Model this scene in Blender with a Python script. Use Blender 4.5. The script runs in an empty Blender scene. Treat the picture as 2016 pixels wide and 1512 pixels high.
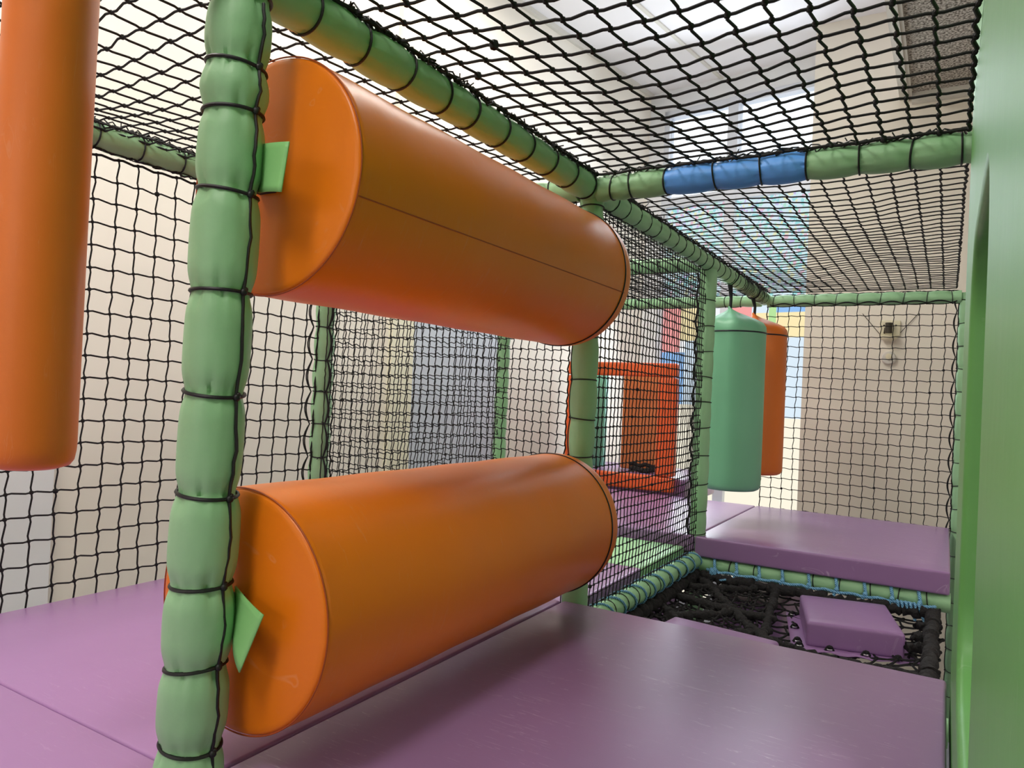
import bpy, math, random
from mathutils import Vector, Matrix
PI = math.pi
S = bpy.context.scene
COL = S.collection
V = Vector

# ------------------------------------------------------------------ camera
cam = bpy.data.cameras.new('camera'); camo = bpy.data.objects.new('camera', cam); COL.objects.link(camo)
YAW, PIT, ROL = 0.53832962, 0.00917353, 0.0451177
fw = V((-math.sin(YAW)*math.cos(PIT), math.cos(YAW)*math.cos(PIT), math.sin(PIT)))
r0 = V((math.cos(YAW), math.sin(YAW), 0)); u0 = r0.cross(fw)
rt = r0*math.cos(ROL) + u0*math.sin(ROL); up = -r0*math.sin(ROL) + u0*math.cos(ROL)
camo.matrix_world = Matrix(((rt.x, up.x, -fw.x, 0), (rt.y, up.y, -fw.y, 0), (rt.z, up.z, -fw.z, 0), (0, 0, 0, 1)))
cam.sensor_fit = 'HORIZONTAL'; cam.sensor_width = 36.0; cam.lens = 36.0*1435.2/2016.0
cam.clip_start = 0.01; cam.clip_end = 100
S.camera = camo

# ------------------------------------------------------------------ world and lamps
w = bpy.data.worlds.new('overcast_sky'); S.world = w; w.use_nodes = True
bg = w.node_tree.nodes['Background']
bg.inputs[0].default_value = (0.93, 0.97, 1.0, 1); bg.inputs[1].default_value = 1.7

def area(name, loc, target, sx, sy, power, color):
    l = bpy.data.lights.new(name, 'AREA'); l.shape = 'RECTANGLE'; l.size = sx; l.size_y = sy
    l.energy = power; l.color = color
    o = bpy.data.objects.new(name, l); COL.objects.link(o); o.location = loc
    o.rotation_euler = (V(target) - V(loc)).to_track_quat('-Z', 'Y').to_euler()
    return o
area('ceiling_fill_light', (-2.3, 0.4, 2.62), (-2.3, 0.4, 0), 0.6, 1.2, 56, (1.0, 0.95, 0.88))  # unseen ceiling lamps, added to fill the room with light
area('ceiling_fill_light', (-2.0, 3.1, 2.62), (-2.0, 3.1, 0), 0.6, 1.2, 46, (1.0, 0.95, 0.88))
area('ceiling_fill_light', (-0.6, -1.2, 2.62), (-0.6, -1.2, 0), 0.6, 1.2, 60, (1.0, 0.95, 0.88))
area('ceiling_fill_light', (2.2, 1.6, 2.0), (2.2, 1.6, 0), 0.6, 1.2, 40, (1.0, 0.95, 0.88))
# daylight through the window in front, and an added unseen fill light behind the camera
area('window_daylight', (-1.55, 5.95, 0.9), (-0.7, 1.5, -0.2), 1.1, 3.0, 60, (0.82, 0.91, 1.0))
area('rear_fill_light', (-1.8, -3.9, 0.6), (-1.2, 2.0, -0.2), 3.0, 2.2, 42, (1.0, 0.96, 0.92))

S.view_settings.view_transform = 'Standard'; S.view_settings.look = 'None'
S.view_settings.exposure = 0.0; S.view_settings.gamma = 1.0; S.view_settings.use_curve_mapping = False
S.cycles.max_bounces = 6; S.cycles.transparent_max_bounces = 8

# ------------------------------------------------------------------ materials
def lin(c):
    return tuple(((x/255)/12.92 if x/255 <= 0.04045 else ((x/255+0.055)/1.055)**2.4) for x in c) + (1,)
def base(name):
    m = bpy.data.materials.new(name); m.use_nodes = True
    nt = m.node_tree; return m, nt, nt.nodes['Principled BSDF']
def link(nt, a, b): nt.links.new(a, b)
def node(nt, typ, **kw):
    n = nt.nodes.new(typ)
    for k, v in kw.items(): setattr(n, k, v)
    return n
def ramp(nt, stops, interp='LINEAR'):
    r = nt.nodes.new('ShaderNodeValToRGB'); r.color_ramp.interpolation = interp
    e = r.color_ramp.elements
    while len(e) > 1: e.remove(e[-1])
    e[0].position = stops[0][0]; e[0].color = stops[0][1]
    for p, c in stops[1:]:
        q = e.new(p); q.color = c
    return r
def mixc(nt, fac, a, b, mode='MIX'):
    n = nt.nodes.new('ShaderNodeMix'); n.data_type = 'RGBA'; n.blend_type = mode
    for sock, v in ((n.inputs[0], fac), (n.inputs[6], a), (n.inputs[7], b)):
        if hasattr(v, 'is_linked'): nt.links.new(v, sock)
        else: sock.default_value = v
    return n.outputs[2]
def coords(nt): return nt.nodes.new('ShaderNodeTexCoord').outputs['Object']
def noise(nt, co, scale, detail=2, stretch=None, rot=None, rough=0.5, dist=0):
    if stretch or rot:
        mp = nt.nodes.new('ShaderNodeMapping'); nt.links.new(co, mp.inputs[0])
        if stretch: mp.inputs['Scale'].default_value = stretch
        if rot: mp.inputs['Rotation'].default_value = rot
        co = mp.outputs[0]
    n = nt.nodes.new('ShaderNodeTexNoise'); n.inputs['Scale'].default_value = scale
    n.inputs['Detail'].default_value = detail; n.inputs['Roughness'].default_value = rough
    n.inputs['Distortion'].default_value = dist
    nt.links.new(co, n.inputs['Vector']); return n.outputs[0]

def vinyl(name, rgb, rough=0.38, bump=0.15, bscale=14, vary=0.10, scratch=0.0, scr_col=(235, 225, 225), coat=0.0, fold=0.0):
    m, nt, b = base(name); co = coords(nt); c = lin(rgb)
    dark = tuple(x*(1-vary) for x in c[:3]) + (1,); lite = tuple(min(1, x*(1+vary)) for x in c[:3]) + (1,)
    n1 = noise(nt, co, 3.0, 3)
    col = mixc(nt, n1, dark, lite)
    if scratch > 0:
        acc = None
        for i, a in enumerate((0.5, 1.3, 2.2, 2.9)):
            s = noise(nt, co, 1.0, 2, (7+2*i, 125, 7+2*i), (a*0.6, a*0.4, a), dist=1.2)
            r = ramp(nt, [(0.675, (0, 0, 0, 1)), (0.70, (1, 1, 1, 1)), (0.72, (0, 0, 0, 1))]); link(nt, s, r.inputs[0])
            msk = noise(nt, co, 4.5+i, 2); r2 = ramp(nt, [(0.47, (0, 0, 0, 1)), (0.62, (1, 1, 1, 1))]); link(nt, msk, r2.inputs[0])
            mu = mixc(nt, 1.0, r.outputs[0], r2.outputs[0], 'MULTIPLY')
            acc = mu if acc is None else mixc(nt, 1.0, acc, mu, 'ADD')
        sc = node(nt, 'ShaderNodeMath', operation='MULTIPLY'); link(nt, acc, sc.inputs[0]); sc.inputs[1].default_value = scratch
        col = mixc(nt, sc.outputs[0], col, lin(scr_col))
    link(nt, col, b.inputs['Base Color'])
    rr = node(nt, 'ShaderNodeMapRange'); link(nt, noise(nt, co, 6, 4), rr.inputs[0])
    rr.inputs[3].default_value = rough-0.02; rr.inputs[4].default_value = rough+0.05; link(nt, rr.outputs[0], b.inputs['Roughness'])
    bp = node(nt, 'ShaderNodeBump'); bp.inputs['Strength'].default_value = bump; bp.inputs['Distance'].default_value = 0.01
    link(nt, noise(nt, co, bscale, 3), bp.inputs['Height'])
    nrm = bp.outputs[0]
    b2 = node(nt, 'ShaderNodeBump'); b2.inputs['Strength'].default_value = 0.12; b2.inputs['Distance'].default_value = 0.0008
    link(nt, noise(nt, co, 420, 2), b2.inputs['Height']); link(nt, nrm, b2.inputs['Normal']); link(nt, b2.outputs[0], b.inputs['Normal'])
    b.inputs['Coat Weight'].default_value = coat; b.inputs['Coat Roughness'].default_value = 0.25
    return m
def plain(name, rgb, rough=0.6, metal=0.0, vary=0.06, scale=5):
    m, nt, b = base(name); co = coords(nt); c = lin(rgb)
    col = mixc(nt, noise(nt, co, scale, 4), tuple(x*(1-vary) for x in c[:3])+(1,), tuple(min(1, x*(1+vary)) for x in c[:3])+(1,))
    link(nt, col, b.inputs['Base Color']); b.inputs['Roughness'].default_value = rough; b.inputs['Metallic'].default_value = metal
    return m

M = {}
M['orange'] = vinyl('orange_vinyl', (246, 130, 20), 0.33, 0.10, 9, 0.06, 0.16, (246, 196, 160))
M['orange_bag'] = vinyl('orange_bag_vinyl', (230, 118, 34), 0.42, 0.12, 9, 0.06, 0.12, (246, 196, 160))
M['orange_frame'] = vinyl('orange_frame_vinyl', (232, 96, 40), 0.4, 0.1, 9)
M['orange'].node_tree.nodes['Principled BSDF'].inputs['Specular IOR Level'].default_value = 0.38
M['seam'] = plain('orange_thread_seam', (176, 78, 22), 0.6)
M['green'] = vinyl('green_sleeve_vinyl', (152, 200, 152), 0.46, 0.22, 22, 0.06)
M['green_panel'] = vinyl('green_panel_vinyl', (100, 162, 88), 0.42, 0.35, 5, 0.06, 0.1, (214, 240, 220), coat=0.1)
M['green_panel'].node_tree.nodes['Principled BSDF'].inputs['Specular IOR Level'].default_value = 0.3
M['green_bag'] = vinyl('green_bag_vinyl', (122, 188, 150), 0.42, 0.12, 9, 0.05)
M['green_tag'] = vinyl('green_tag_vinyl', (140, 205, 128), 0.5, 0.1, 30)
M['green_mat'] = vinyl('green_mat_vinyl', (164, 218, 160), 0.4, 0.1, 9)
M['blue'] = vinyl('blue_tint_sleeve_vinyl', (96, 166, 255), 0.42, 0.2, 22, 0.06)  # blue glare of the window over the green beam, put into the sleeve colour
M['purple'] = vinyl('purple_mat_vinyl', (154, 118, 166), 0.29, 0.16, 5, 0.05, 0.5, (226, 205, 228))
M['purple_clean'] = vinyl('purple_mat_clean_vinyl', (160, 118, 170), 0.32, 0.16, 5, 0.05, 0.10, (226, 205, 228))
M['purple_pad'] = vinyl('purple_pad_vinyl', (156, 118, 170), 0.36, 0.12, 9, 0.05, 0.2, (220, 200, 225))
M['screen'] = vinyl('tan_orange_vinyl', (206, 128, 74), 0.42, 0.1, 9)  # lit and dark difference against the frame put into the colour
M['teal'] = vinyl('teal_vinyl', (120, 206, 180), 0.45, 0.1, 9)
M['cord'] = plain('black_net_cord', (9, 9, 12), 0.75)
M['tie'] = plain('black_tie_cord', (18, 18, 20), 0.5)
M['piping'] = plain('black_piping', (22, 24, 34), 0.4)
M['strap'] = plain('black_webbing', (20, 22, 28), 0.7)
M['rope_blue'] = None
M['rope_black'] = vinyl('black_fleece_rope', (30, 28, 30), 0.88, 1.0, 60, 0.4)
M['wall'] = plain('cream_wall_paint', (240, 234, 224), 0.85, vary=0.03, scale=1.5)
M['wall_far'] = plain('beige_wall_paint', (230, 223, 210), 0.85, vary=0.03, scale=1.2)
M['wall_white'] = plain('white_wall_paint', (236, 238, 242), 0.8, vary=0.02, scale=1.5)
M['ceiling'] = plain('white_ceiling_paint', (240, 238, 242), 0.85, vary=0.02, scale=1.5)
M['door_paint'] = plain('blue_grey_door_paint', (204, 211, 222), 0.6, vary=0.04, scale=2)
M['trim_yellow'] = plain('pale_yellow_paint', (238, 234, 212), 0.7)
M['trim'] = plain('off_white_trim_paint', (214, 210, 202), 0.5)
M['frame_white'] = plain('white_window_frame', (212, 216, 226), 0.4)
M['floor'] = plain('grey_vinyl_floor', (150, 152, 162), 0.4, vary=0.05, scale=3)
M['ivory'] = plain('ivory_painted_steel', (222, 214, 186), 0.4)
M['dark'] = plain('dark_steel', (60, 54, 44), 0.4, 0.5)
M['grommet'] = plain('steel_grommet', (200, 200, 205), 0.25, 0.95)
M['lamp_white'] = plain('white_lamp_frame', (235, 235, 235), 0.4)
# twisted blue rope
m, nt, b = base('blue_twisted_rope'); co = coords(nt)
wv = node(nt, 'ShaderNodeTexWave', wave_type='BANDS', bands_direction='DIAGONAL'); wv.inputs['Scale'].default_value = 60
link(nt, co, wv.inputs['Vector']); link(nt, mixc(nt, wv.outputs[0], lin((66, 132, 180)), lin((150, 205, 235))), b.inputs['Base Color'])
b.inputs['Roughness'].default_value = 0.55; M['rope_blue'] = m
# speckled acoustic tile
m, nt, b = base('speckled_ceiling_tile'); co = coords(nt)
rp = ramp(nt, [(0.40, lin((96, 88, 80))), (0.47, lin((150, 142, 132))), (0.60, lin((205, 198, 188)))]); link(nt, noise(nt, co, 75, 3), rp.inputs[0])
link(nt, rp.outputs[0], b.inputs['Base Color']); b.inputs['Roughness'].default_value = 0.95; M['speckle'] = m
# clear window glass
m, nt, b = base('clear_window_glass')
tr = node(nt, 'ShaderNodeBsdfTransparent'); tr.inputs[0].default_value = (0.97, 0.985, 1, 1)
gl = node(nt, 'ShaderNodeBsdfGlossy'); gl.inputs['Roughness'].default_value = 0.03
mx = node(nt, 'ShaderNodeMixShader'); mx.inputs[0].default_value = 0.06
link(nt, tr.outputs[0], mx.inputs[1]); link(nt, gl.outputs[0], mx.inputs[2])
link(nt, mx.outputs[0], nt.nodes['Material Output'].inputs[0]); M['glass'] = m
# daylit confetti film
m, nt, b = base('daylit_confetti_film'); co = coords(nt)
vo = node(nt, 'ShaderNodeTexVoronoi'); vo.inputs['Scale'].default_value = 42; link(nt, co, vo.inputs['Vector'])
sp = node(nt, 'ShaderNodeSeparateColor'); link(nt, vo.outputs['Color'], sp.inputs[0])
W0 = lin((222, 240, 250))
rp = ramp(nt, [(0, W0), (0.2, lin((120, 220, 220))), (0.34, lin((206, 240, 240))), (0.5, lin((240, 170, 190))), (0.56, W0), (0.68, lin((160, 232, 196))), (0.78, lin((240, 236, 160))), (0.86, lin((196, 170, 236))), (0.91, W0)], 'CONSTANT')
link(nt, sp.outputs[0], rp.inputs[0])
soft = mixc(nt, 0.35, rp.outputs[0], W0)
em = node(nt, 'ShaderNodeEmission'); link(nt, soft, em.inputs[0]); em.inputs[1].default_value = 0.95
link(nt, em.outputs[0], nt.nodes['Material Output'].inputs[0]); M['confetti'] = m
def lit(name, rgb, s=1.05):
    m, nt, b = base(name); em = node(nt, 'ShaderNodeEmission')
    c = lin(rgb); col = mixc(nt, noise(nt, coords(nt), 6, 2), tuple(x*0.93 for x in c[:3])+(1,), c)
    link(nt, col, em.inputs[0]); em.inputs[1].default_value = s
    link(nt, em.outputs[0], nt.nodes['Material Output'].inputs[0]); return m
FILM = {k: lit('daylit_%s_film' % k, c) for k, c in dict(white=(246, 248, 255), red=(248, 166, 164), yellow=(254, 236, 184), blue=(150, 194, 244), green=(186, 230, 160), cream=(255, 247, 226), pale_blue=(222, 238, 250)).items()}
M['lamp_glow'] = lit('added_lamp_diffuser', (255, 246, 230), 1.5)  # glow for the added ceiling lamp panels

# ------------------------------------------------------------------ mesh helpers
class MB:
    def __init__(s): s.v = []; s.f = []
    def tube(s, pts, r, k=6, closed=False, cap=True):
        n = len(pts); pts = [V(p) for p in pts]; b0 = len(s.v)
        ref = None
        for i, p in enumerate(pts):
            if closed: t = pts[(i+1) % n]-pts[i-1]
            else: t = pts[min(i+1, n-1)]-pts[max(i-1, 0)]
            if t.length < 1e-9: t = V((0, 0, 1))
            t.normalize()
            if ref is None:
                ref = t.orthogonal()
            a = ref - t*ref.dot(t)
            if a.length < 1e-6: a = t.orthogonal()
            a.normalize(); ref = a; c = t.cross(a)
            rr = r[i] if isinstance(r, (list, tuple)) else r
            for j in range(k):
                an = 2*PI*j/k; s.v.append(p + a*(math.cos(an)*rr) + c*(math.sin(an)*rr))
        for i in range(n if closed else n-1):
            i2 = (i+1) % n
            for j in range(k):
                s.f.append((b0+i*k+j, b0+i*k+(j+1) % k, b0+i2*k+(j+1) % k, b0+i2*k+j))
        if cap and not closed:
            s.f.append(tuple(b0+j for j in range(k))[::-1]); s.f.append(tuple(b0+(n-1)*k+j for j in range(k)))
    def ball(s, c, r, seg=6, rings=4, sc=(1, 1, 1)):
        b0 = len(s.v); c = V(c)
        s.v.append(c+V((0, 0, r*sc[2])))
        for i in range(1, rings):
            ph = PI*i/rings
            for j in range(seg):
                th = 2*PI*j/seg
                s.v.append(c+V((r*sc[0]*math.sin(ph)*math.cos(th), r*sc[1]*math.sin(ph)*math.sin(th), r*sc[2]*math.cos(ph))))
        s.v.append(c-V((0, 0, r*sc[2]))); e = len(s.v)-1
        for j in range(seg): s.f.append((b0, b0+1+j, b0+1+(j+1) % seg))
        for i in range(rings-2):
            for j in range(seg):
                a = b0+1+i*seg
                s.f.append((a+j, a+seg+j, a+seg+(j+1) % seg, a+(j+1) % seg))
        a = b0+1+(rings-2)*seg
        for j in range(seg): s.f.append((e, a+(j+1) % seg, a+j))
    def box(s, a, b, X=None, fn=None):
        b0 = len(s.v)
        for z in (a[2], b[2]):
            for y in (a[1], b[1]):
                for x in (a[0], b[0]):
                    p = V((x, y, z)); s.v.append(fn(p) if fn else p)
        for q in ((0, 2, 3, 1), (4, 5, 7, 6), (0, 1, 5, 4), (2, 6, 7, 3), (0, 4, 6, 2), (1, 3, 7, 5)): s.f.append(tuple(b0+i for i in q))
    def rbox(s, a, b, rad, n=4, fn=None, puff=0.0):
        # rounded box, top face puffed
        cx, cy, cz = [(a[i]+b[i])/2 for i in range(3)]; h = [(b[i]-a[i])/2 for i in range(3)]
        m = 10; idx = {}
        def coordlist(hh):
            l = [-hh + rad*(1-math.cos(PI/2*i/n)) for i in range(n+1)]
            mid = [-hh+rad + (2*hh-2*rad)*i/m for i in range(1, m)]
            return l + mid + [-x for x in l[::-1]]
        cs = [coordlist(x) for x in h]
        def pt(x, y, z):
            key = (round(x, 6), round(y, 6), round(z, 6))
            if key in idx: return idx[key]
            q = [x, y, z]; inn = [max(-(h[i]-rad), min(h[i]-rad, q[i])) for i in range(3)]
            d = V([q[i]-inn[i] for i in range(3)])
            if d.length > 1e-9: d = d.normalized()*rad
            p = V(inn)+d
            if puff and z > 0:
                p.z += puff*(max(0, 1-abs(x/h[0])**6))*(max(0, 1-abs(y/h[1])**6))
            p += V((cx, cy, cz)); s.v.append(fn(p) if fn else p); idx[key] = len(s.v)-1; return idx[key]
        for ax in range(3):
            o1, o2 = (ax+1) % 3, (ax+2) % 3
            for sg in (-1, 1):
                for i in range(len(cs[o1])-1):
                    for j in range(len(cs[o2])-1):
                        q = []
                        for (ii, jj) in ((i, j), (i+1, j), (i+1, j+1), (i, j+1)):
                            c = [0, 0, 0]; c[ax] = sg*h[ax]; c[o1] = cs[o1][ii]; c[o2] = cs[o2][jj]; q.append(pt(*c))
                        if sg < 0: q = q[::-1]
                        if len(set(q)) > 2: s.f.append(tuple(q))
    def lathe(s, o, axis, prof, k=48, capa=True, fn=None):
        # prof: list of (t along axis, radius)
        o = V(o); axis = V(axis).normalized(); a = axis.orthogonal().normalized(); 
        if abs(axis.y) > 0.9: a = V((1, 0, 0))
        if abs(axis.z) > 0.9: a = V((1, 0, 0))
        if abs(axis.x) > 0.9: a = V((0, 1, 0))
        c = axis.cross(a); b0 = len(s.v)
        for i, (t, r) in enumerate(prof):
            for j in range(k):
                th = 2*PI*j/k; rr = fn(t, th, r) if fn else r
                s.v.append(o+axis*t+a*(math.cos(th)*rr)+c*(math.sin(th)*rr))
        for i in range(len(prof)-1):
            for j in range(k):
                s.f.append((b0+i*k+j, b0+i*k+(j+1) % k, b0+(i+1)*k+(j+1) % k, b0+(i+1)*k+j))
        if capa:
            s.f.append(tuple(b0+j for j in range(k))[::-1]); n = len(prof)-1; s.f.append(tuple(b0+n*k+j for j in range(k)))
    def sheet(s, rows, thick=0.0):
        n = len(rows[0]); b0 = len(s.v)
        for r in rows: s.v += [V(p) for p in r]
        m = len(rows)
        for i in range(m-1):
            for j in range(n-1): s.f.append((b0+i*n+j, b0+i*n+j+1, b0+(i+1)*n+j+1, b0+(i+1)*n+j))

def obj(name, mb, mat, parent=None, smooth=True, mods=None):
    me = bpy.data.meshes.new(name)
    if parent is not None: org = V(parent['_w'])
    else:
        xs = [p[0] for p in mb.v]; ys = [p[1] for p in mb.v]; zs = [p[2] for p in mb.v]
        org = V(((min(xs)+max(xs))/2, (min(ys)+max(ys))/2, min(zs)))
    me.from_pydata([tuple(V(p)-org) for p in mb.v], [], mb.f); me.update()
    if smooth:
        me.polygons.foreach_set('use_smooth', [True]*len(me.polygons))
        try: me.set_sharp_from_angle(angle=math.radians(42))
        except Exception: pass
    me.materials.append(mat if not isinstance(mat, str) else M[mat])
    o = bpy.data.objects.new(name, me); COL.objects.link(o)
    if parent is not None: o.parent = parent
    else: o.location = org
    o['_w'] = tuple(org)
    return o
def thing(name, loc, label, cat, group=None):
    o = bpy.data.objects.new(name, None); COL.objects.link(o); o.location = loc; o['_w'] = tuple(loc)
    o.empty_display_size = 0.05
    return tag(o, label, cat, group)
def tag(o, label, cat, group=None, kind=None):
    o['label'] = label; o['category'] = cat
    if group: o['group'] = group
    if kind: o['kind'] = kind
    return o
def struct(name, mb, mat, parent=None, smooth=False):
    o = obj(name, mb, mat, parent, smooth)
    if parent is None: o['kind'] = 'structure'
    return o

# ------------------------------------------------------------------ room (its own axes, turned a little against the play frame)
EX = V((0.9894, -0.1452, 0)); EY = V((0.1452, 0.9894, 0)); RC = V((-1.0, 6.02, 0))
def R(p): p = V(p); return RC + EX*p.x + EY*p.y + V((0, 0, p.z))
FZ, CZ = -1.80, 2.725
def rb(a, b):
    m = MB(); m.box(a, b, fn=R); return m
struct('floor', rb((-2.2, -10, FZ-0.1), (4.5, 0.3, FZ)), 'floor')
struct('ceiling', rb((-2.2, -10, CZ), (4.5, 0.3, CZ+0.1)), 'ceiling')
struct('wall_left', rb((-1.6, -10, FZ), (-1.4, 0.2, CZ)), 'wall')
mw = MB()
mw.box((-1.6, 0, FZ), (-1.243, 0.16, CZ), fn=R)      # beside the window
mw.box((-1.243, 0, 2.53), (0.25, 0.16, CZ), fn=R)    # above it
struct('wall_back', mw, 'wall_white')
mf = MB(); mf.box((-0.895, 5.55, FZ), (4.2, 6.4, CZ)); struct('wall_far', mf, 'wall_far')
struct('wall_right', rb((3.9, -10, FZ), (4.1, 0.3, CZ)), 'wall')
struct('wall_front', rb((-2.2, -10.1, FZ), (4.5, -9.9, CZ)), 'wall')
# dropped bulkhead with speckled tiles over the right side
mb = MB(); mb.box((-0.275, -4, 2.11), (4.2, 5.55, 2.125)); struct('ceiling_tiles', mb, 'speckle')
mb = MB(); mb.box((-0.285, -4, 2.125), (4.2, 5.55, CZ)); struct('ceiling_bulkhead', mb, 'ceiling')
mb = MB(); mb.box((-0.345, -4, 2.09), (-0.27, 5.55, 2.128)); mb.box((-0.32, -4, 2.078), (-0.29, 5.55, 2.09)); struct('trim_1', mb, 'trim')
mb = MB(); mb.box((-0.27, 5.49, 2.07), (4.0, 5.55, 2.11)); mb.box((-0.27, 5.50, 2.05), (4.0, 5.55, 2.07)); struct('trim_2', mb, 'trim')
# cream pilaster, pale yellow door jamb and door on the left wall
struct('trim_3', rb((-1.4, -3.0, 0.6), (-1.36, -2.80, CZ)), 'trim_yellow')
struct('trim_4', rb((-1.4, -2.97, FZ), (-1.365, -2.80, 0.6)), 'trim_yellow')
d = struct('door_1', rb((-1.4, -2.80, FZ), (-1.375, -1.95, 0.46)), 'door_paint')
dh = MB(); dh.tube([R((-1.375, -2.05, -0.55)), R((-1.34, -2.05, -0.55)), R((-1.34, -2.17, -0.55))], 0.011, 8); obj('door_handle', dh, 'dark', d)
struct('trim_5', rb((-1.4, -5.3, FZ), (-1.37, -4.70, 0.2)), 'wall_white')
struct('baseboard_left', rb((-1.4, -10, FZ), (-1.382, 0, FZ+0.09)), 'trim')
struct('trim_6', rb((-1.4, -10, CZ-0.035), (-1.37, 0, CZ)), 'trim')
struct('trim_7', rb((-0.75, -5.5, CZ-0.012), (-0.72, 0, CZ)), 'trim')

# window: frame, mullion, transom and its panes
wl, wr = -1.243, 0.12
mb = MB()
mb.box((wl, -0.02, FZ), (wl+0.05, 0.07, 2.53), fn=R); mb.box((wr-0.06, -0.02, FZ), (wr, 0.07, 2.53), fn=R)
mb.box((wl, -0.02, 2.47), (wr, 0.07, 2.53), fn=R); mb.box((wl, -0.025, 1.67), (wr, 0.07, 1.755), fn=R)
mb.box((-0.652, -0.03, FZ), (-0.565, 0.07, 2.53), fn=R); mb.box((wl, -0.02, FZ), (wr, 0.07, FZ+0.12), fn=R)
mb.box((wl, -0.12, -0.93), (wr, 0.0, -0.87), fn=R)
win = struct('window_1', mb, 'frame_white')
mb = MB()
mb.box((wl+0.05, 0.02, 1.755), (-0.652, 0.028, 2.47), fn=R); mb.box((-0.565, 0.02, 1.755), (wr-0.06, 0.028, 2.47), fn=R)
struct('clear_pane', mb, 'glass', win)
def film(mat, x0, x1, z0, z1, nm, y=0.02):
    mb = MB(); mb.box((x0, y, z0), (x1, y+0.008, z1), fn=R); struct(nm, mb, mat, win)
film(M['confetti'], wl+0.05, -0.652, 0.80, 1.67, 'confetti_pane'); film(M['confetti'], -0.565, wr-0.06, 0.80, 1.67, 'confetti_pane')
film(FILM['red'], wl+0.05, -1.03, 0.40, 0.80, 'red_film'); film(FILM['blue'], wl+0.05, -0.98, -0.05, 0.40, 'blue_film')
film(FILM['yellow'], -1.03, -0.86, 0.50, 0.80, 'yellow_film'); film(FILM['pale_blue'], -0.98, -0.86, -0.05, 0.50, 'pale_blue_film')
film(FILM['white'], -0.86, -0.652, 0.45, 0.80, 'white_film')
film(FILM['cream'], wl+0.05, -0.652, FZ+0.12, -0.05, 'cream_film'); film(FILM['cream'], -0.86, -0.652, -0.05, 0.45, 'cream_film')
film(FILM['red'], -0.565, -0.40, 0.68, 0.80, 'red_film'); film(FILM['pale_blue'], -0.40, -0.26, 0.72, 0.80, 'pale_blue_film')
film(FILM['green'], -0.26, -0.20, 0.60, 0.80, 'green_film'); film(FILM['blue'], -0.20, wr-0.06, 0.72, 0.80, 'blue_film')
film(FILM['yellow'], -0.40, -0.26, 0.60, 0.72, 'yellow_film'); film(FILM['yellow'], -0.20, wr-0.06, 0.60, 0.72, 'yellow_film')
film(FILM['yellow'], -0.40, wr-0.06, 0.52, 0.60, 'yellow_film'); film(FILM['pale_blue'], -0.565, -0.40, 0.52, 0.68, 'pale_blue_film')
film(FILM['pale_blue'], -0.12, wr-0.06, -0.12, 0.52, 'pale_blue_film'); film(FILM['white'], -0.565, -0.12, -0.12, 0.52, 'white_film')
film(FILM['cream'], -0.565, wr-0.06, FZ+0.12, -0.12, 'cream_film')
# unseen ceiling lamps added for fill light (above and behind the picture)
for i, (x, y, lab) in enumerate(((-2.3, 0.4, 'added unseen white ceiling lamp panel above the left mats'), (-2.0, 3.1, 'added unseen white ceiling lamp panel nearest the window'), (-0.6, -1.2, 'added unseen white ceiling lamp panel behind the near play cell'))):
    t = thing('added_ceiling_lamp', (x, y, 2.66), lab, 'lamp', 'added ceiling lamp panels')
    mb = MB(); mb.box((x-0.34, y-0.64, 2.66), (x+0.34, y+0.64, CZ-0.002)); obj('lamp_frame', mb, 'lamp_white', t, False)
    mb = MB(); mb.box((x-0.3, y-0.6, 2.65), (x+0.3, y+0.6, 2.66)); obj('diffuser', mb, 'lamp_glow', t, False)

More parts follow.
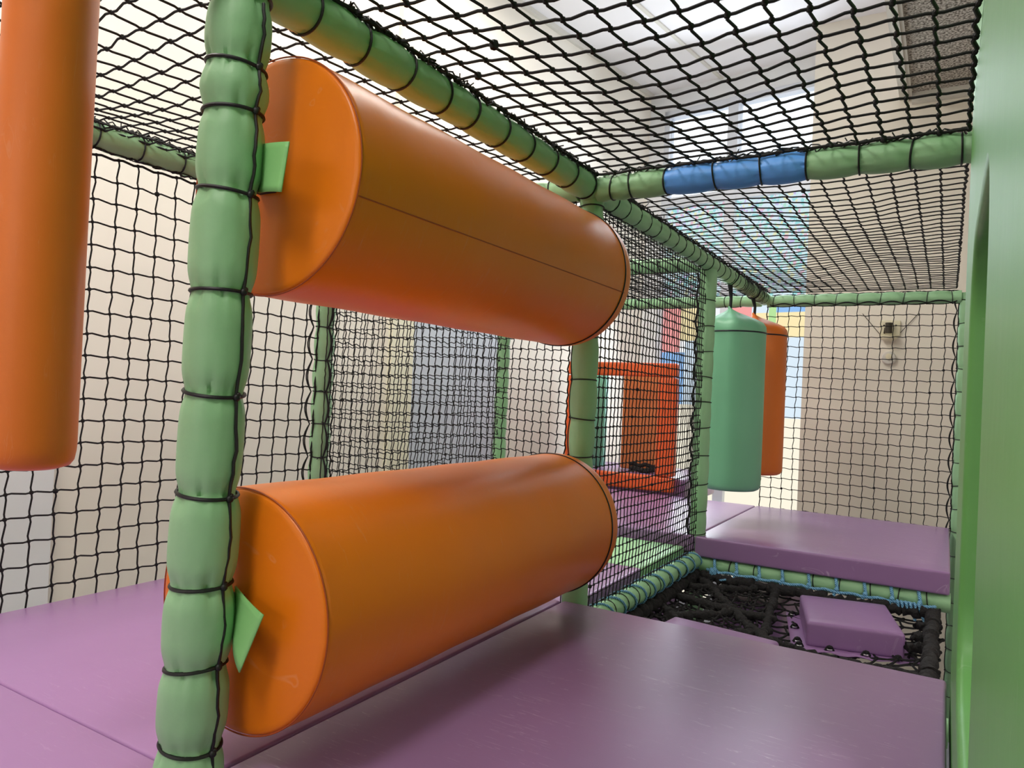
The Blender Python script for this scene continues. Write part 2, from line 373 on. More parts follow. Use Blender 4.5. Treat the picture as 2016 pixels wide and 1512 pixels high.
# ------------------------------------------------------------------ padded tubes with tie cords
def bulge(d0, r0, pinch, w): return r0*(1-pinch*math.exp(-(d0/w)**2))
def padded(name, label, A, B, r0, ties, knot=(1, 0, 0), k=28, pinch=0.13, w=0.022, cord=0.0030, cat='padded post', group=None, mats=None, step=0.008, lace=True, seed=1, tiepart='tie_cord', joint=False, tails=0):
    """ties: distances from A along the tube"""
    rnd = random.Random(seed); A = V(A); B = V(B); ax = (B-A); L = ax.length; ax.normalize()
    low = A if A.z <= B.z else B
    t = thing(name, tuple(low), label, cat, group)
    kn = V(knot); kn = (kn-ax*kn.dot(ax)).normalized(); kb = ax.cross(kn)
    ph = {i: rnd.uniform(0, 6.28) for i in range(-1, len(ties)+1)}
    fq = {i: rnd.choice((5, 6, 7, 8)) for i in range(-1, len(ties)+1)}
    fat = [rnd.uniform(0.98, 1.06) for _ in range(len(ties)+2)]
    def rad(s, th, r):
        if not ties: return r0
        i = min(range(len(ties)), key=lambda q: abs(ties[q]-s)); d = s-ties[i]
        seg = sum(1 for q in ties if q < s)
        r = bulge(d, r0*fat[seg], pinch, w)
        # slow belly between ties
        lo = ties[seg-1] if seg > 0 else ties[0]-0.15; hi = ties[seg] if seg < len(ties) else ties[-1]+0.15
        u = (s-lo)/max(1e-6, hi-lo); r *= 1+0.035*math.sin(PI*max(0, min(1, u)))
        a = math.exp(-abs(d)/0.024)
        c1 = max(0, math.cos(fq[i]*th+ph[i]+(1.0 if d > 0 else 0))); c2 = max(0, math.cos((fq[i]+4)*th*1.0+ph[i]*2))
        r -= r0*(0.11*c1**5+0.05*c2**4)*a
        return r
    spans = [(0, L, None)]
    if mats: spans = mats
    n = 0
    for (s0, s1, mt) in spans:
        cnt = max(2, int((s1-s0)/step)); m = MB(); b0 = 0
        for i in range(cnt+1):
            s = s0+(s1-s0)*i/cnt
            for j in range(k):
                th = 2*PI*j/k; r = rad(s, th, r0)
                m.v.append(A+ax*s+(kn*math.cos(th)+kb*math.sin(th))*r)
        for i in range(cnt):
            for j in range(k): m.f.append((i*k+j, i*k+(j+1) % k, (i+1)*k+(j+1) % k, (i+1)*k+j))
        m.f.append(tuple(range(k))[::-1]); m.f.append(tuple(cnt*k+j for j in range(k)))
        sl = obj('foam_sleeve', m, mt or 'green', t)
        if mt == 'blue': sl['label'] = 'foam sleeve section with the blue window glare put into its colour'
    for i, s in enumerate(ties):
        m = MB(); pts = []; tilt = rnd.uniform(-0.006, 0.006); tl2 = rnd.uniform(-0.004, 0.004); kk = max(20, k)
        for j in range(kk):
            th = 2*PI*j/kk; r = r0*(1-pinch)*1.0+cord*0.6
            r *= fat[0]*0+1.02
            pts.append(A+ax*(s+tilt*math.cos(th)+tl2*math.sin(th))+(kn*math.cos(th)+kb*math.sin(th))*r)
        m.tube(pts, cord, 6, closed=True)
        kp = A+ax*(s+tilt)+kn*(r0*(1-pinch)+cord*1.6)
        m.ball(kp, cord*2.1, 8, 5); m.ball(kp+ax*cord*1.4+kb*cord, cord*1.5, 8, 5)
        for q in range(tails):
            dr = V((rnd.uniform(-1, 1), rnd.uniform(-1, 1), rnd.uniform(-0.2, 1))).normalized()
            m.tube([kp, kp+dr*0.012+ax*0.004, kp+dr*rnd.uniform(0.02, 0.035)], cord*0.7, 5)
        obj(tiepart, m, 'tie', t)
    if lace and len(ties) > 1:
        m = MB(); pts = []
        for i in range(len(ties)-1):
            a, b = ties[i], ties[i+1]
            for q in range(9):
                u = q/9; s = a+(b-a)*u
                off = math.sin(PI*u)*r0*0.13+r0*(1-pinch)*1.01+cord
                pts.append(A+ax*s+kn*off+kb*(math.sin(PI*u)*r0*0.06*rnd.uniform(-1, 1)))
        m.tube(pts, cord*0.9, 6); obj('lacing_cord', m, 'tie', t)
    return t
def messy_lacing(parent, A, B, off, amp, pitch, r, seed, strands=3, tails=True):
    rnd = random.Random(seed); A = V(A); B = V(B); ax = (B-A); L = ax.length; ax.normalize(); off = V(off)
    side = ax.cross(off).normalized(); on_ = off.normalized(); m = MB()
    n = int(L/pitch)
    for st in range(strands):
        pts = []; p0 = rnd.uniform(0, 6)
        for i in range(n*4+1):
            s = L*i/(n*4); u = (i % 4)/4
            sc = abs(math.sin(PI*(i/4.0+st*0.33)))
            pts.append(A+ax*(s+rnd.uniform(-1, 1)*pitch*0.12)+off+on_*(amp*(sc-0.5)+rnd.uniform(-1, 1)*amp*0.35)+side*(rnd.uniform(-1, 1)*amp*0.9+amp*0.5*math.sin(i*0.9+p0)))
        m.tube(pts, r*(1.0 if st else 1.25), 5)
    if tails:
        for i in range(n):
            if rnd.random() < 0.40:
                p = A+ax*(L*(i+rnd.random())/n)+off; m.ball(p, r*2.3, 6, 4)
                for q in range(rnd.choice((1, 2))):
                    d = (on_*rnd.uniform(0.3, 1)+side*rnd.uniform(-1, 1)+ax*rnd.uniform(-1, 1)).normalized()
                    l = rnd.uniform(0.014, 0.03); m.tube([p, p+d*l*0.5+side*0.003, p+d*l], r*0.75, 5)
    obj('edge_lacing', m, 'tie', parent)

T0, F0 = 0.665, -0.65   # height of the roof tubes and of the mats
zt = [0.604, 0.495, 0.421, 0.294, 0.135, -0.024, -0.184, -0.328, -0.457, -0.581]
zb = -1.80
padded('padded_post', 'thick near green padded post bound with black cord in front of both orange rollers', (-1.019, .746, F0-0.35), (-0.988, .763, 0.80), 0.049,
       sorted([z-(F0-0.35) for z in zt]+[0.23, 0.10]), knot=(0.97, 0.10, 0), k=56, pinch=0.12, w=0.020, cord=0.0030, step=0.006, seed=4)
z1 = [0.597, 0.46, 0.32, 0.18, 0.044, -0.079, -0.197, -0.33, -0.46, -0.58]
padded('padded_post', 'green padded post behind the far ends of the orange rollers', (-1, 2.125, zb), (-1, 2.125, 0.66), 0.040,
       sorted([z-zb for z in z1]+[1.05-0.12*i for i in range(8)]), knot=(-0.8, -0.5, 0), k=32, pinch=0.07, cord=0.0022, seed=6)
z2 = [0.476, 0.346, 0.227, 0.105, -0.014, -0.136, -0.269, -0.403, -0.534, -0.637, -0.731]
padded('padded_post', 'slim green padded post between the dense side net and the green hanging bag', (-1, 3.461, zb), (-1, 3.461, 0.62), 0.038,
       sorted([z-zb for z in z2]+[0.98-0.12*i for i in range(8)]), knot=(-0.9, -0.45, 0), k=28, pinch=0.05, cord=0.0022, seed=7)
zs = [0.60-0.1275*i for i in range(18)]
padded('padded_post', 'green padded post scalloped by net cords at the left net wall, seen between the rollers', (-2.14, 2.11, zb), (-2.14, 2.11, 0.67), 0.038,
       sorted([z+0.0-zb for z in zs]), knot=(0.8, -0.5, 0), k=28, pinch=0.12, w=0.03, cord=0.0024, seed=8, tails=1)
padded('padded_post', 'thin green padded post behind the dense cross net', (-2.13, 3.461, zb), (-2.13, 3.461, 0.67), 0.034,
       sorted([z+0.03-zb for z in zs]), knot=(-0.8, -0.5, 0), k=24, pinch=0.09, cord=0.0022, seed=9)
padded('padded_post', 'green padded corner post at the right end of the far square net', (0.075, 4.71, zb), (0.075, 4.71, 0.65), 0.036,
       sorted([z+0.01-zb for z in zs]), knot=(-1, -0.2, 0), k=24, pinch=0.08, cord=0.0022, seed=10)
padded('padded_post', 'green padded post under the far purple platform, seen through the rope net', (-1, 4.71, zb), (-1, 4.71, -0.74), 0.036,
       [0.12*i+0.1 for i in range(8)], knot=(1, -0.4, 0), k=24, pinch=0.08, cord=0.0022, seed=11, lace=False)
padded('padded_post', 'green padded post standing at the left behind the dense net beside the orange opening', (-2.14, 4.6, -0.64), (-2.14, 4.6, 0.64), 0.034,
       [0.1+0.12*i for i in range(10)], knot=(1, -0.4, 0), k=24, pinch=0.08, cord=0.0022, seed=12)

# roof beams
yt = [0.9, 1.032, 1.163, 1.294, 1.406, 1.542, 1.665, 1.802, 1.934, 2.061]
BZ = 0.655
bA = padded('padded_beam', 'long green padded roof beam sloping from the near post above the upper orange roller', (-1, 0.45, BZ), (-1, 2.09, BZ), 0.042,
       [y-0.45 for y in yt], knot=(0.6, 0, 0.8), k=40, pinch=0.06, cord=0.0026, cat='padded beam', step=0.007, seed=20, lace=False)
messy_lacing(bA, (-1, 0.5, BZ), (-1, 2.08, BZ), (0.036, 0, 0.032), 0.013, 0.048, 0.0022, 5, 3)
for dx, dz in ((0.012, -0.0395), (0.024, -0.0335)):
    m = MB(); m.tube([(-1-dx, 0.5+1.58*i/60, BZ+dz+0.0006) for i in range(61)], 0.0007, 5); o = obj('stitching', m, 'trim_yellow', bA); o['label'] = 'pale yellow stitching along the underside'
bB = padded('padded_beam', 'green padded roof beam running on from the roller post to the far corner', (-1, 2.16, BZ), (-1, 4.70, BZ-0.012), 0.038,
       [0.10+0.105*i for i in range(17)]+[1.88+0.028*i for i in range(22)], knot=(0.6, 0, 0.8), k=28, pinch=0.06, cord=0.0020, cat='padded beam', seed=21, lace=False, w=0.016)
messy_lacing(bB, (-1, 2.2, BZ), (-1, 4.6, BZ), (0.034, 0, 0.028), 0.010, 0.06, 0.0022, 6, 3)
messy_lacing(bB, (-1, 2.2, BZ), (-1, 3.42, BZ), (0.0, 0, -0.040), 0.006, 0.06, 0.0020, 61, 3, False)
xt = [-0.917, -0.861, -0.744, -0.602, -0.474, -0.349, -0.22, -0.096, 0.01]
bX = padded('padded_beam', 'green padded cross beam at the roof with blue window glare put into the colour of one section', (-0.97, 2.11, BZ-0.003), (0.05, 2.11, BZ-0.003), 0.040,
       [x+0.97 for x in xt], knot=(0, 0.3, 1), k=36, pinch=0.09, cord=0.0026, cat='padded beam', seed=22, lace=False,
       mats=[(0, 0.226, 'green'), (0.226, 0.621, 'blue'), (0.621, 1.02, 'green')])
messy_lacing(bX, (-0.95, 2.11, BZ-0.003), (0.02, 2.11, BZ-0.003), (0, -0.022, 0.038), 0.014, 0.055, 0.0023, 7, 4)
bY = padded('padded_beam', 'far green padded cross beam along the top of the far square net', (-0.98, 4.71, 0.628), (0.05, 4.71, 0.628), 0.036,
       [0.04+0.118*i for i in range(9)], knot=(0, -0.3, -1), k=24, pinch=0.10, cord=0.0020, cat='padded beam', seed=23)
messy_lacing(bY, (-0.95, 4.71, 0.628), (0.04, 4.71, 0.628), (0, 0, 0.036), 0.007, 0.07, 0.0020, 8, 2)
bL = padded('padded_beam', 'green padded beam along the top of the left net wall', (-2.14, -0.4, 0.685), (-2.14, 2.08, 0.685), 0.038,
       [0.06+0.137*i for i in range(18)], knot=(0.5, 0, 0.8), k=28, pinch=0.10, cord=0.0026, cat='padded beam', seed=24, lace=False)
messy_lacing(bL, (-2.14, -0.3, 0.685), (-2.14, 2.05, 0.685), (0.03, 0, 0.030), 0.013, 0.05, 0.0023, 9, 4)
messy_lacing(bL, (-2.14, -0.3, 0.685), (-2.14, 2.05, 0.685), (0.008, 0, -0.040), 0.006, 0.05, 0.0020, 19, 3, False)
padded('padded_beam', 'green padded beam behind the upper roller, left of the roller post', (-2.10, 2.11, 0.66), (-1.04, 2.11, 0.66), 0.038,
       [0.1*i+0.06 for i in range(10)], knot=(0, -0.3, -1), k=24, pinch=0.09, cord=0.0022, cat='padded beam', seed=25)
padded('padded_beam', 'middle green padded cross beam behind the dense side net', (-2.10, 3.461, 0.65), (-1.04, 3.461, 0.65), 0.038,
       [0.1*i+0.06 for i in range(10)], knot=(0, -0.3, -1), k=24, pinch=0.09, cord=0.0022, cat='padded beam', seed=26)
padded('padded_beam', 'farthest green padded cross beam behind the dense side net, above the orange opening', (-2.10, 4.71, 0.632), (-1.02, 4.71, 0.632), 0.036,
       [0.1*i+0.06 for i in range(10)], knot=(0, -0.3, -1), k=24, pinch=0.09, cord=0.0022, cat='padded beam', seed=27)
padded('padded_beam', 'green padded beam along the top of the left wall behind the cross net', (-2.14, 2.15, 0.675), (-2.14, 4.70, 0.66), 0.036,
       [0.137*i+0.06 for i in range(18)], knot=(0.5, 0, 0.8), k=24, pinch=0.09, cord=0.0022, cat='padded beam', seed=28, lace=False)

# ------------------------------------------------------------------ nets
def net(name, label, O, U, W_, pu, pv, r, k=5, seed=1, jit=0.10, wig=0.10, sag=None, knot=2.1, group=None, border=True, sagp=None):
    rnd = random.Random(seed); O = V(O); U = V(U); W_ = V(W_); nu = max(2, round(U.length/pu)); nv = max(2, round(W_.length/pv))
    du = U/nu; dv = W_/nv; N = U.cross(W_).normalized(); sg = V(sag) if sag else V((0, 0, 0))
    a1, a2, a3 = rnd.uniform(0, 6), rnd.uniform(0, 6), rnd.uniform(0, 6)
    pu_, pv_ = du.length, dv.length
    P = []
    for i in range(nu+1):
        row = []
        for j in range(nv+1):
            u, v = i/nu, j/nv; e = min(1, 4*min(u, 1-u)+0.15)*min(1, 4*min(v, 1-v)+0.15)
            p = O+du*i+dv*j
            p += sg*math.sin(PI*u)*math.sin(PI*v)
            cu = 0.35*math.sin(5.1*v+a1+1.3*u)+0.25*math.sin(9*u+a2+4*v); cv = 0.35*math.sin(4.3*u+a3+2*v)+0.25*math.sin(8*v+a1+3*u)
            p += du*(cu*e*jit*5+rnd.uniform(-1, 1)*jit*0.75)+dv*(cv*e*jit*5+rnd.uniform(-1, 1)*jit*0.75)
            p += N*(pu_*0.25*math.sin(7*u+a2)*math.cos(6*v+a3)*e+rnd.uniform(-1, 1)*pu_*0.04)
            row.append(p)
        P.append(row)
    m = MB()
    ud = du.normalized(); vd = dv.normalized()
    for j in range(nv+1):
        pts = []; 
        for i in range(nu+1):
            pts.append(P[i][j])
            if i < nu:
                a, b = P[i][j], P[i+1][j]; 
                w1 = wig*pv_*rnd.uniform(0.5, 1.0)
                pts.append(a.lerp(b, 0.22)+vd*w1*0.9); pts.append(a.lerp(b, 0.78)-vd*w1*0.9)
        m.tube(pts, r*(1.4 if border and j in (0, nv) else 1), k)
    for i in range(nu+1):
        pts = []
        for j in range(nv+1):
            pts.append(P[i][j])
            if j < nv:
                a, b = P[i][j], P[i][j+1]; 
                w1 = -wig*pu_*rnd.uniform(0.5, 1.0)
                pts.append(a.lerp(b, 0.22)+ud*w1); pts.append(a.lerp(b, 0.78)-ud*w1)
        m.tube(pts, r*(1.4 if border and i in (0, nu) else 1), k)
    for i in range(nu+1):
        for j in range(nv+1):
            kr = r*knot*rnd.uniform(0.9, 1.15)
            if rnd.random() < 0.012: kr *= 1.5
            m.ball(P[i][j], kr, 6, 4)
    o = obj(name, m, 'cord'); tag(o, label, 'net', group); return o
Pm = 0.0635
RZ = 0.685
net('roof_net', 'near black roof net above the purple mats, right of the long green beam', (-0.962, -0.35, RZ), (0.985, 0, 0), (0, 2.42, 0), Pm, Pm, 0.0030, 6, 1, 0.03, 0.065, (0, 0, -0.03))
net('roof_net', 'black roof net between the long green beam and the left wall beam', (-2.105, -0.35, RZ+0.01), (1.065, 0, 0), (0, 2.42, 0), Pm, Pm, 0.0025, 6, 2, 0.045, 0.06, (0, 0, -0.015))
net('roof_net', 'far black roof net above the hanging bags, in front of the patterned window', (-0.965, 2.15, RZ-0.01), (0.99, 0, 0), (0, 2.52, 0), Pm, Pm, 0.0024, 5, 3, 0.03, 0.06, (0, 0, -0.015))
net('roof_net', 'black roof net seen through the dense side net', (-2.10, 2.15, RZ-0.02), (1.06, 0, 0), (0, 2.52, 0), Pm, Pm, 0.0022, 4, 4, 0.07, 0.12)
net('wall_net', 'black square net of the left wall behind the near post', (-2.14, -0.35, F0-0.02), (0, 2.42, 0), (0, 0, 1.30), Pm, Pm, 0.0026, 6, 5, 0.04, 0.05, (-0.01, 0, 0))
net('wall_net', 'black left wall net layered behind the dense cross net', (-2.13, 2.16, F0), (0, 1.27, 0), (0, 0, 1.28), 0.055, 0.058, 0.0023, 5, 6, 0.08, 0.10)
net('wall_net', 'fine meshed black cross net between the scalloped left post and the roller post', (-2.095, 2.11, F0), (1.045, 0, 0), (0, 0, 1.27), 0.030, 0.034, 0.0017, 5, 7, 0.06, 0.09)
net('wall_net', 'dense fine meshed black side net between the roller post and the slim post', (-1.0, 2.17, -0.74), (0, 1.255, 0), (0, 0, 1.36), 0.033, 0.033, 0.0020, 5, 8, 0.06, 0.07, (0.02, 0, 0))
net('wall_net', 'far black square net in front of the beige wall with the alarm bell', (-0.98, 4.70, F0+0.0), (1.02, 0, 0), (0, 0, 1.245), Pm, Pm, 0.0023, 5, 9, 0.035, 0.05)

# scalloped edge cords beside the left posts and under the far beam
def scallop(name, label, A, B, side, amp, pitch, r, seed, start=0.0):
    rnd = random.Random(seed); A = V(A); B = V(B); ax = (B-A); L = ax.length; ax.normalize(); side = V(side); m = MB()
    for st in range(2):
        pts = []; n = int(L/pitch*8)
        for i in range(n+1):
            s = L*i/n; u = (s-start)/pitch
            pts.append(A+ax*s+side*(amp*abs(math.sin(PI*u))*(1-0.25*st)+rnd.uniform(-1, 1)*0.0015))
        m.tube(pts, r, 5)
    o = obj(name, m, 'cord'); tag(o, label, 'cord'); return o
scallop('edge_cord', 'wavy black edge cord on the left side of the scalloped green post', (-2.165, 2.075, F0), (-2.165, 2.075, 0.62), (-0.03, -0.02, 0), 0.6, 0.1275, 0.0026, 1, 0.10)
scallop('edge_cord', 'wavy black edge cord on the right side of the scalloped green post', (-2.10, 2.09, F0), (-2.10, 2.09, 0.62), (0.03, 0.01, 0), 0.55, 0.1275, 0.0030, 2, 0.10)
scallop('edge_cord', 'wavy black edge cord hanging below the far green beam', (-0.96, 4.675, 0.595), (0.03, 4.675, 0.595), (0, 0, -0.03), -0.5, 0.118, 0.0024, 3, 0.02)
scallop('edge_cord', 'wavy black edge cord down the right side of the far square net', (0.032, 4.69, F0), (0.032, 4.69, 0.60), (0.03, 0, 0), -0.55, 0.1275, 0.0026, 4, 0.05)
scallop('edge_cord', 'black edge cord down the slim green post beside the dense net', (-1.03, 3.43, F0-0.05), (-1.03, 3.43, 0.60), (-0.012, -0.03, 0), 0.7, 0.12, 0.0036, 5, 0.05)

# ------------------------------------------------------------------ orange rollers
def roller(label, zc, rr, ya, yb, seam_th, tabs):
    t = thing('foam_roller', (-1, (ya+yb)/2, zc-rr), label, 'foam roller', 'orange foam rollers between the posts')
    m = MB(); prof = [(0.0, 0.001), (0.001, rr*0.5), (0.002, rr*0.80)]
    prof += [(0.004, rr*0.93)] + [(0.004+0.012*(1-math.cos(a)), rr*0.955+rr*0.045*math.sin(a)) for a in (0.3, 0.7, 1.1, PI/2)]
    L = yb-ya
    prof += [(0.02+(L-0.04)*i/24, rr*(1+0.004*math.sin(i*1.1))) for i in range(25)]
    prof += [(L-0.012*(1-math.cos(a)), rr*0.955+rr*0.045*math.sin(a)) for a in (PI/2, 1.1, 0.7, 0.3)] + [(L-0.001, rr*0.8), (L, 0.001)]
    def fn(tt, th, r):
        if tt < 0.02: return r*(1+0.004*math.sin(23*th)*max(0, math.sin(3*th+1)))
        return r*(1+0.0025*math.sin(2*th+tt*3))
    m.lathe((-1, ya, zc), (0, 1, 0), prof, 128, False, fn); obj('roller_body', m, 'orange', t)
    # a = X axis, c = axis x a = -Z  -> angle th: (cos, -sin)
    def pt(th, y, r): return V((-1+math.cos(th)*r, y, zc+math.sin(th)*r))
    m = MB(); m.tube([pt(2*PI*i/120, ya+0.007, rr*0.999) for i in range(120)], 0.0014, 6, True); obj('stitched_seam', m, 'seam', t)
    m = MB(); m.tube([pt(seam_th, ya+0.01+(L-0.05)*i/40, rr*1.0048) for i in range(41)], 0.0013, 6); obj('stitched_seam', m, 'seam', t)
    m = MB(); m.tube([pt(2*PI*i/120, yb-0.05, rr*1.0035) for i in range(120)], 0.0028, 6, True); p = obj('black_piping', m, 'piping', t)
    p['label'] = 'black piping ring at the far end'
    # mounting webbing to both posts
    m = MB(); m.box((-1.02, ya-0.012, zc-0.03), (-0.98, ya+0.004, zc+0.03)); obj('mounting_strap', m, 'strap', t)
    m = MB(); m.box((-1.02, yb-0.004, zc-0.03), (-0.98, yb+0.10, zc+0.03)); obj('mounting_strap', m, 'strap', t)
    for rows in tabs:
        m = MB(); m.sheet(rows); o = obj('green_strap_tab', m, 'green_tag', t); o['label'] = 'green strap tab sticking out behind the post'
        md = o.modifiers.new('thick', 'SOLIDIFY'); md.thickness = 0.0022; md.offset = 0
    return t
def lerp(a, b, u): return a+(b-a)*u
def tab(c00, c10, c11, c01, bend, n=8):
    rows = []
    for i in range(n+1):
        v = i/n; row = []
        for j in range(n+1):
            u = j/n; a = V(c00).lerp(V(c10), u); b = V(c01).lerp(V(c11), u); p = a.lerp(b, v); p.y += -bend*math.sin(PI*u*0.7)*(0.4+v*0.6)
            row.append(p)
        rows.append(row)
    return rows
roller('upper orange vinyl foam roller fixed under the long green beam', 0.345, 0.203, 0.84, 1.985, -0.25,
       [tab((-0.975, .795, .381), (-0.876, .775, .365), (-0.882, .775, .287), (-0.975, .80, .303), 0.012)])
roller('lower orange vinyl foam roller just above the purple mats', -0.385, 0.203, 0.815, 1.97, -1.2,
       [tab((-0.985, .80, -.338), (-0.886, .778, -.360), (-0.915, .768, -.450), (-0.985, .80, -.405), 0.012)])

# ------------------------------------------------------------------ hanging bags
def bag(label, x, y, R_, ztop, zbot, zpip, mat, ztie, apex=(0, 0), tie_at=None, cone=0.10):
    t = thing('hanging_bag', (x, y, zbot), label, 'hanging bag')
    m = MB(); prof = [(0, 0.001), (0.001, R_*0.6), (0.006, R_*0.86), (0.014, R_*0.95), (0.028, R_*0.99)]
    H = zpip-zbot
    prof += [(0.04+(H-0.05)*i/12, R_) for i in range(13)]
    if cone > 0:
        prof += [(H+0.012, R_*0.985), (H+cone*0.32, R_*0.90), (H+cone*0.5, R_*0.70), (H+cone*0.7, R_*0.42), (H+cone*0.86, R_*0.2), (H+cone, R_*0.07), (H+cone+0.015, R_*0.05), (H+cone+0.016, 0.001)]
    def fn(tt, th, r):
        if tt > H+0.005 and r > 0.01: return r*(1+0.05*math.sin(9*th)*min(1, (tt-H)/0.05)+0.03*math.sin(5*th+1)*min(1, (tt-H)/0.05))
        return r*(1+0.006*math.sin(3*th+tt*5))
    m.lathe((x, y, zbot), (0, 0, 1), prof, 72, False, fn)
    for i, p in enumerate(m.v):
        if p.z > zpip:
            f = (p.z-zpip)/max(0.02, cone); m.v[i] = V((p.x+apex[0]*f, p.y+apex[1]*f, p.z))
    obj('bag_body', m, mat, t)
    if zpip < ztop-0.01 or cone > 0:
        m = MB(); m.tube([V((x+math.cos(a)*R_*1.002, y+math.sin(a)*R_*1.004, zpip-0.022)) for a in [2*PI*i/72 for i in range(72)]], 0.0042, 6, True); obj('black_piping', m, 'piping', t)
    m = MB(); ax_, ay_ = x+apex[0], y+apex[1]; tx, ty = tie_at or (ax_, ay_)
    zz = zpip+cone
    for s_ in (-1, 1):
        m.tube([(ax_, ay_, zz-0.01), (ax_+0.002, ay_, lerp(zz, ztie, 0.35)), (tx+s_*0.002, ty+s_*0.012, lerp(zz, ztie, 0.75)), (tx+0.002, ty+s_*0.03, ztie)], 0.009, 6)
    m.tube([V((tx+math.cos(a)*0.042, ty+0.02*math.sin(a*2), ztie+0.0+math.sin(a)*0.042)) for a in [2*PI*i/24 for i in range(24)]], 0.004, 6, True)
    obj('hanging_strap', m, 'strap', t)
    return t
bag('pale green vinyl punch bag hanging from the roof beam in front of an orange one', -0.965, 3.87, 0.157, 0.50, -0.465, 0.375, 'green_bag', 0.650, (-0.03, 0.0), (-1.0, 3.87), 0.105)
bag('orange vinyl punch bag hanging behind the pale green one', -0.955, 4.38, 0.158, 0.52, -0.42, 0.405, 'orange_bag', 0.645, (-0.03, 0.0), (-1.0, 4.39), 0.10)
bag('slim orange vinyl hanging bag cut off by the left edge of the photo', -1.165, 0.565, 0.061, 0.6, -0.148, 0.60, 'orange_bag', 0.690, (0, 0), None, 0.03)

# ------------------------------------------------------------------ mats and platforms
def mat(label, a, b, m_, name='floor_mat', rad=0.009, puff=0.004, cat='mat'):
    m = MB(); m.rbox(a, b, rad, 4, None, puff); o = obj(name, m, m_); tag(o, label, cat); return o
mat('large near purple mat right of the rollers', (-1.012, -0.5, F0-0.08), (0.022, 2.07, F0), 'purple')
mat('purple mat left of the rollers, behind the seam', (-2.135, 0.7705, F0-0.08), (-1.016, 2.06, F0), 'purple_clean', rad=0.007)
mat('purple mat in the bottom left corner, in front of the seam', (-2.135, -0.5, F0-0.08), (-1.016, 0.770, F0), 'purple_clean', rad=0.007)
mat('low purple mat behind the lower roller, seen through the dense net', (-2.135, 2.17, -0.77), (-1.04, 2.83, -0.695), 'purple')
mat('light green mat on the low deck behind the dense net', (-2.135, 2.835, -0.77), (-1.04, 3.39, -0.695), 'green_mat')
mat('purple platform mat under the hanging bags, beyond the rope net', (-0.995, 3.405, -0.738), (0.035, 4.69, -0.645), 'purple', name='platform_mat')
mat('purple platform mat in front of the orange opening, behind the dense net', (-2.135, 3.41, -0.722), (-1.0, 4.69, -0.645), 'purple', name='platform_mat')
# plywood decks carrying the mats
M['ply'] = plain('dark_plywood', (110, 84, 62), 0.7)
for lab, a, b in (('plywood deck under the near mats', (-2.12, -0.5, F0-0.10), (0.02, 2.06, F0-0.081)),
                  ('plywood deck under the low purple and green mats', (-2.12, 2.18, -0.79), (-1.06, 3.40, -0.771)),
                  ('plywood deck under the far platform mats', (-2.12, 3.50, -0.758), (0.02, 4.66, -0.740))):
    m = MB(); m.box(a, b); o = obj('deck_board', m, 'ply', smooth=False); tag(o, lab, 'deck')

# ------------------------------------------------------------------ rope pit
tl = padded('padded_beam', 'low green padded edge tube on the left of the rope net, wound with blue rope', (-1, 2.16, -0.757), (-1, 3.46, -0.757), 0.036,
       [0.12+0.115*i for i in range(10)], knot=(-0.5, 0, 0.9), k=30, pinch=0.05, cord=0.0018, cat='padded beam', seed=31, lace=False)
tr_ = padded('padded_beam', 'low green padded edge tube beneath the far platform, lashed with blue rope', (-0.97, 3.445, -0.775), (0.04, 3.445, -0.775), 0.038,
       [0.07, 0.14, 0.25, 0.37, 0.50, 0.60, 0.72, 0.83, 0.93], knot=(0, 0.3, 1), k=30, pinch=0.12, cord=0.0022, cat='padded beam', seed=32, lace=False, w=0.03)
messy_lacing(tl, (-1, 2.2, -0.757), (-1, 3.42, -0.757), (-0.022, 0, 0.034), 0.004, 0.05, 0.0024, 33, 2, False)
padded('padded_beam', 'low green padded edge tube under the edge of the near mat', (-0.96, 2.13, -0.80), (0.03, 2.13, -0.80), 0.034,
       [0.1+0.12*i for i in range(8)], knot=(0, 0.3, 1), k=24, pinch=0.05, cord=0.0022, cat='padded beam', seed=34, lace=False)
def twist(m, pts, r, pitch=0.022):
    # three strand twisted rope
    pts = [V(p) for p in pts]; dense = []
    for i in range(len(pts)-1):
        n = max(2, int((pts[i+1]-pts[i]).length/0.004))
        for q in range(n): dense.append(pts[i].lerp(pts[i+1], q/n))
    dense.append(pts[-1]); s = 0; fr = []
    ref = None
    for i, p in enumerate(dense):
        t = dense[min(i+1, len(dense)-1)]-dense[max(0, i-1)]; t.normalize()
        if ref is None: ref = t.orthogonal()
        a = (ref-t*ref.dot(t)).normalized(); ref = a; fr.append((p, a, t.cross(a), s))
        if i < len(dense)-1: s += (dense[i+1]-p).length
    for k in range(3):
        m.tube([p+(a*math.cos(2*PI*(s/pitch+k/3))+c*math.sin(2*PI*(s/pitch+k/3)))*r*0.5 for p, a, c, s in fr], r*0.58, 5)
def ringpts(c, r, axis, a0=0, a1=2*PI, n=20, shift=0.0):
    out = []; c = V(c)
    for i in range(n+1):
        a = a0+(a1-a0)*i/n
        if axis == 'y': out.append(c+V((math.cos(a)*r, shift*(i/n-0.5), math.sin(a)*r)))
        else: out.append(c+V((shift*(i/n-0.5), math.cos(a)*r, math.sin(a)*r)))
    return out
rnd = random.Random(5)
m = MB(); pts = []
for i in range(11*18+1):
    a = PI*0.85-2*PI*i/18; y = 2.30+i/18*0.104
    pts.append(V((-1+math.cos(a)*0.0415, y+0.02*math.cos(a), -0.757+math.sin(a)*0.0415)))
twist(m, pts, 0.0046)
o = obj('blue_rope', m, 'rope_blue'); tag(o, 'blue rope wound in spaced loops around the left edge tube', 'rope')
t = thing('blue_rope', (-0.47, 3.42, -0.83), 'blue rope lashed along the edge tube beneath the far platform', 'rope')
xs = [-0.90, -0.80, -0.70, -0.60, -0.49, -0.38, -0.27, -0.17, -0.07]
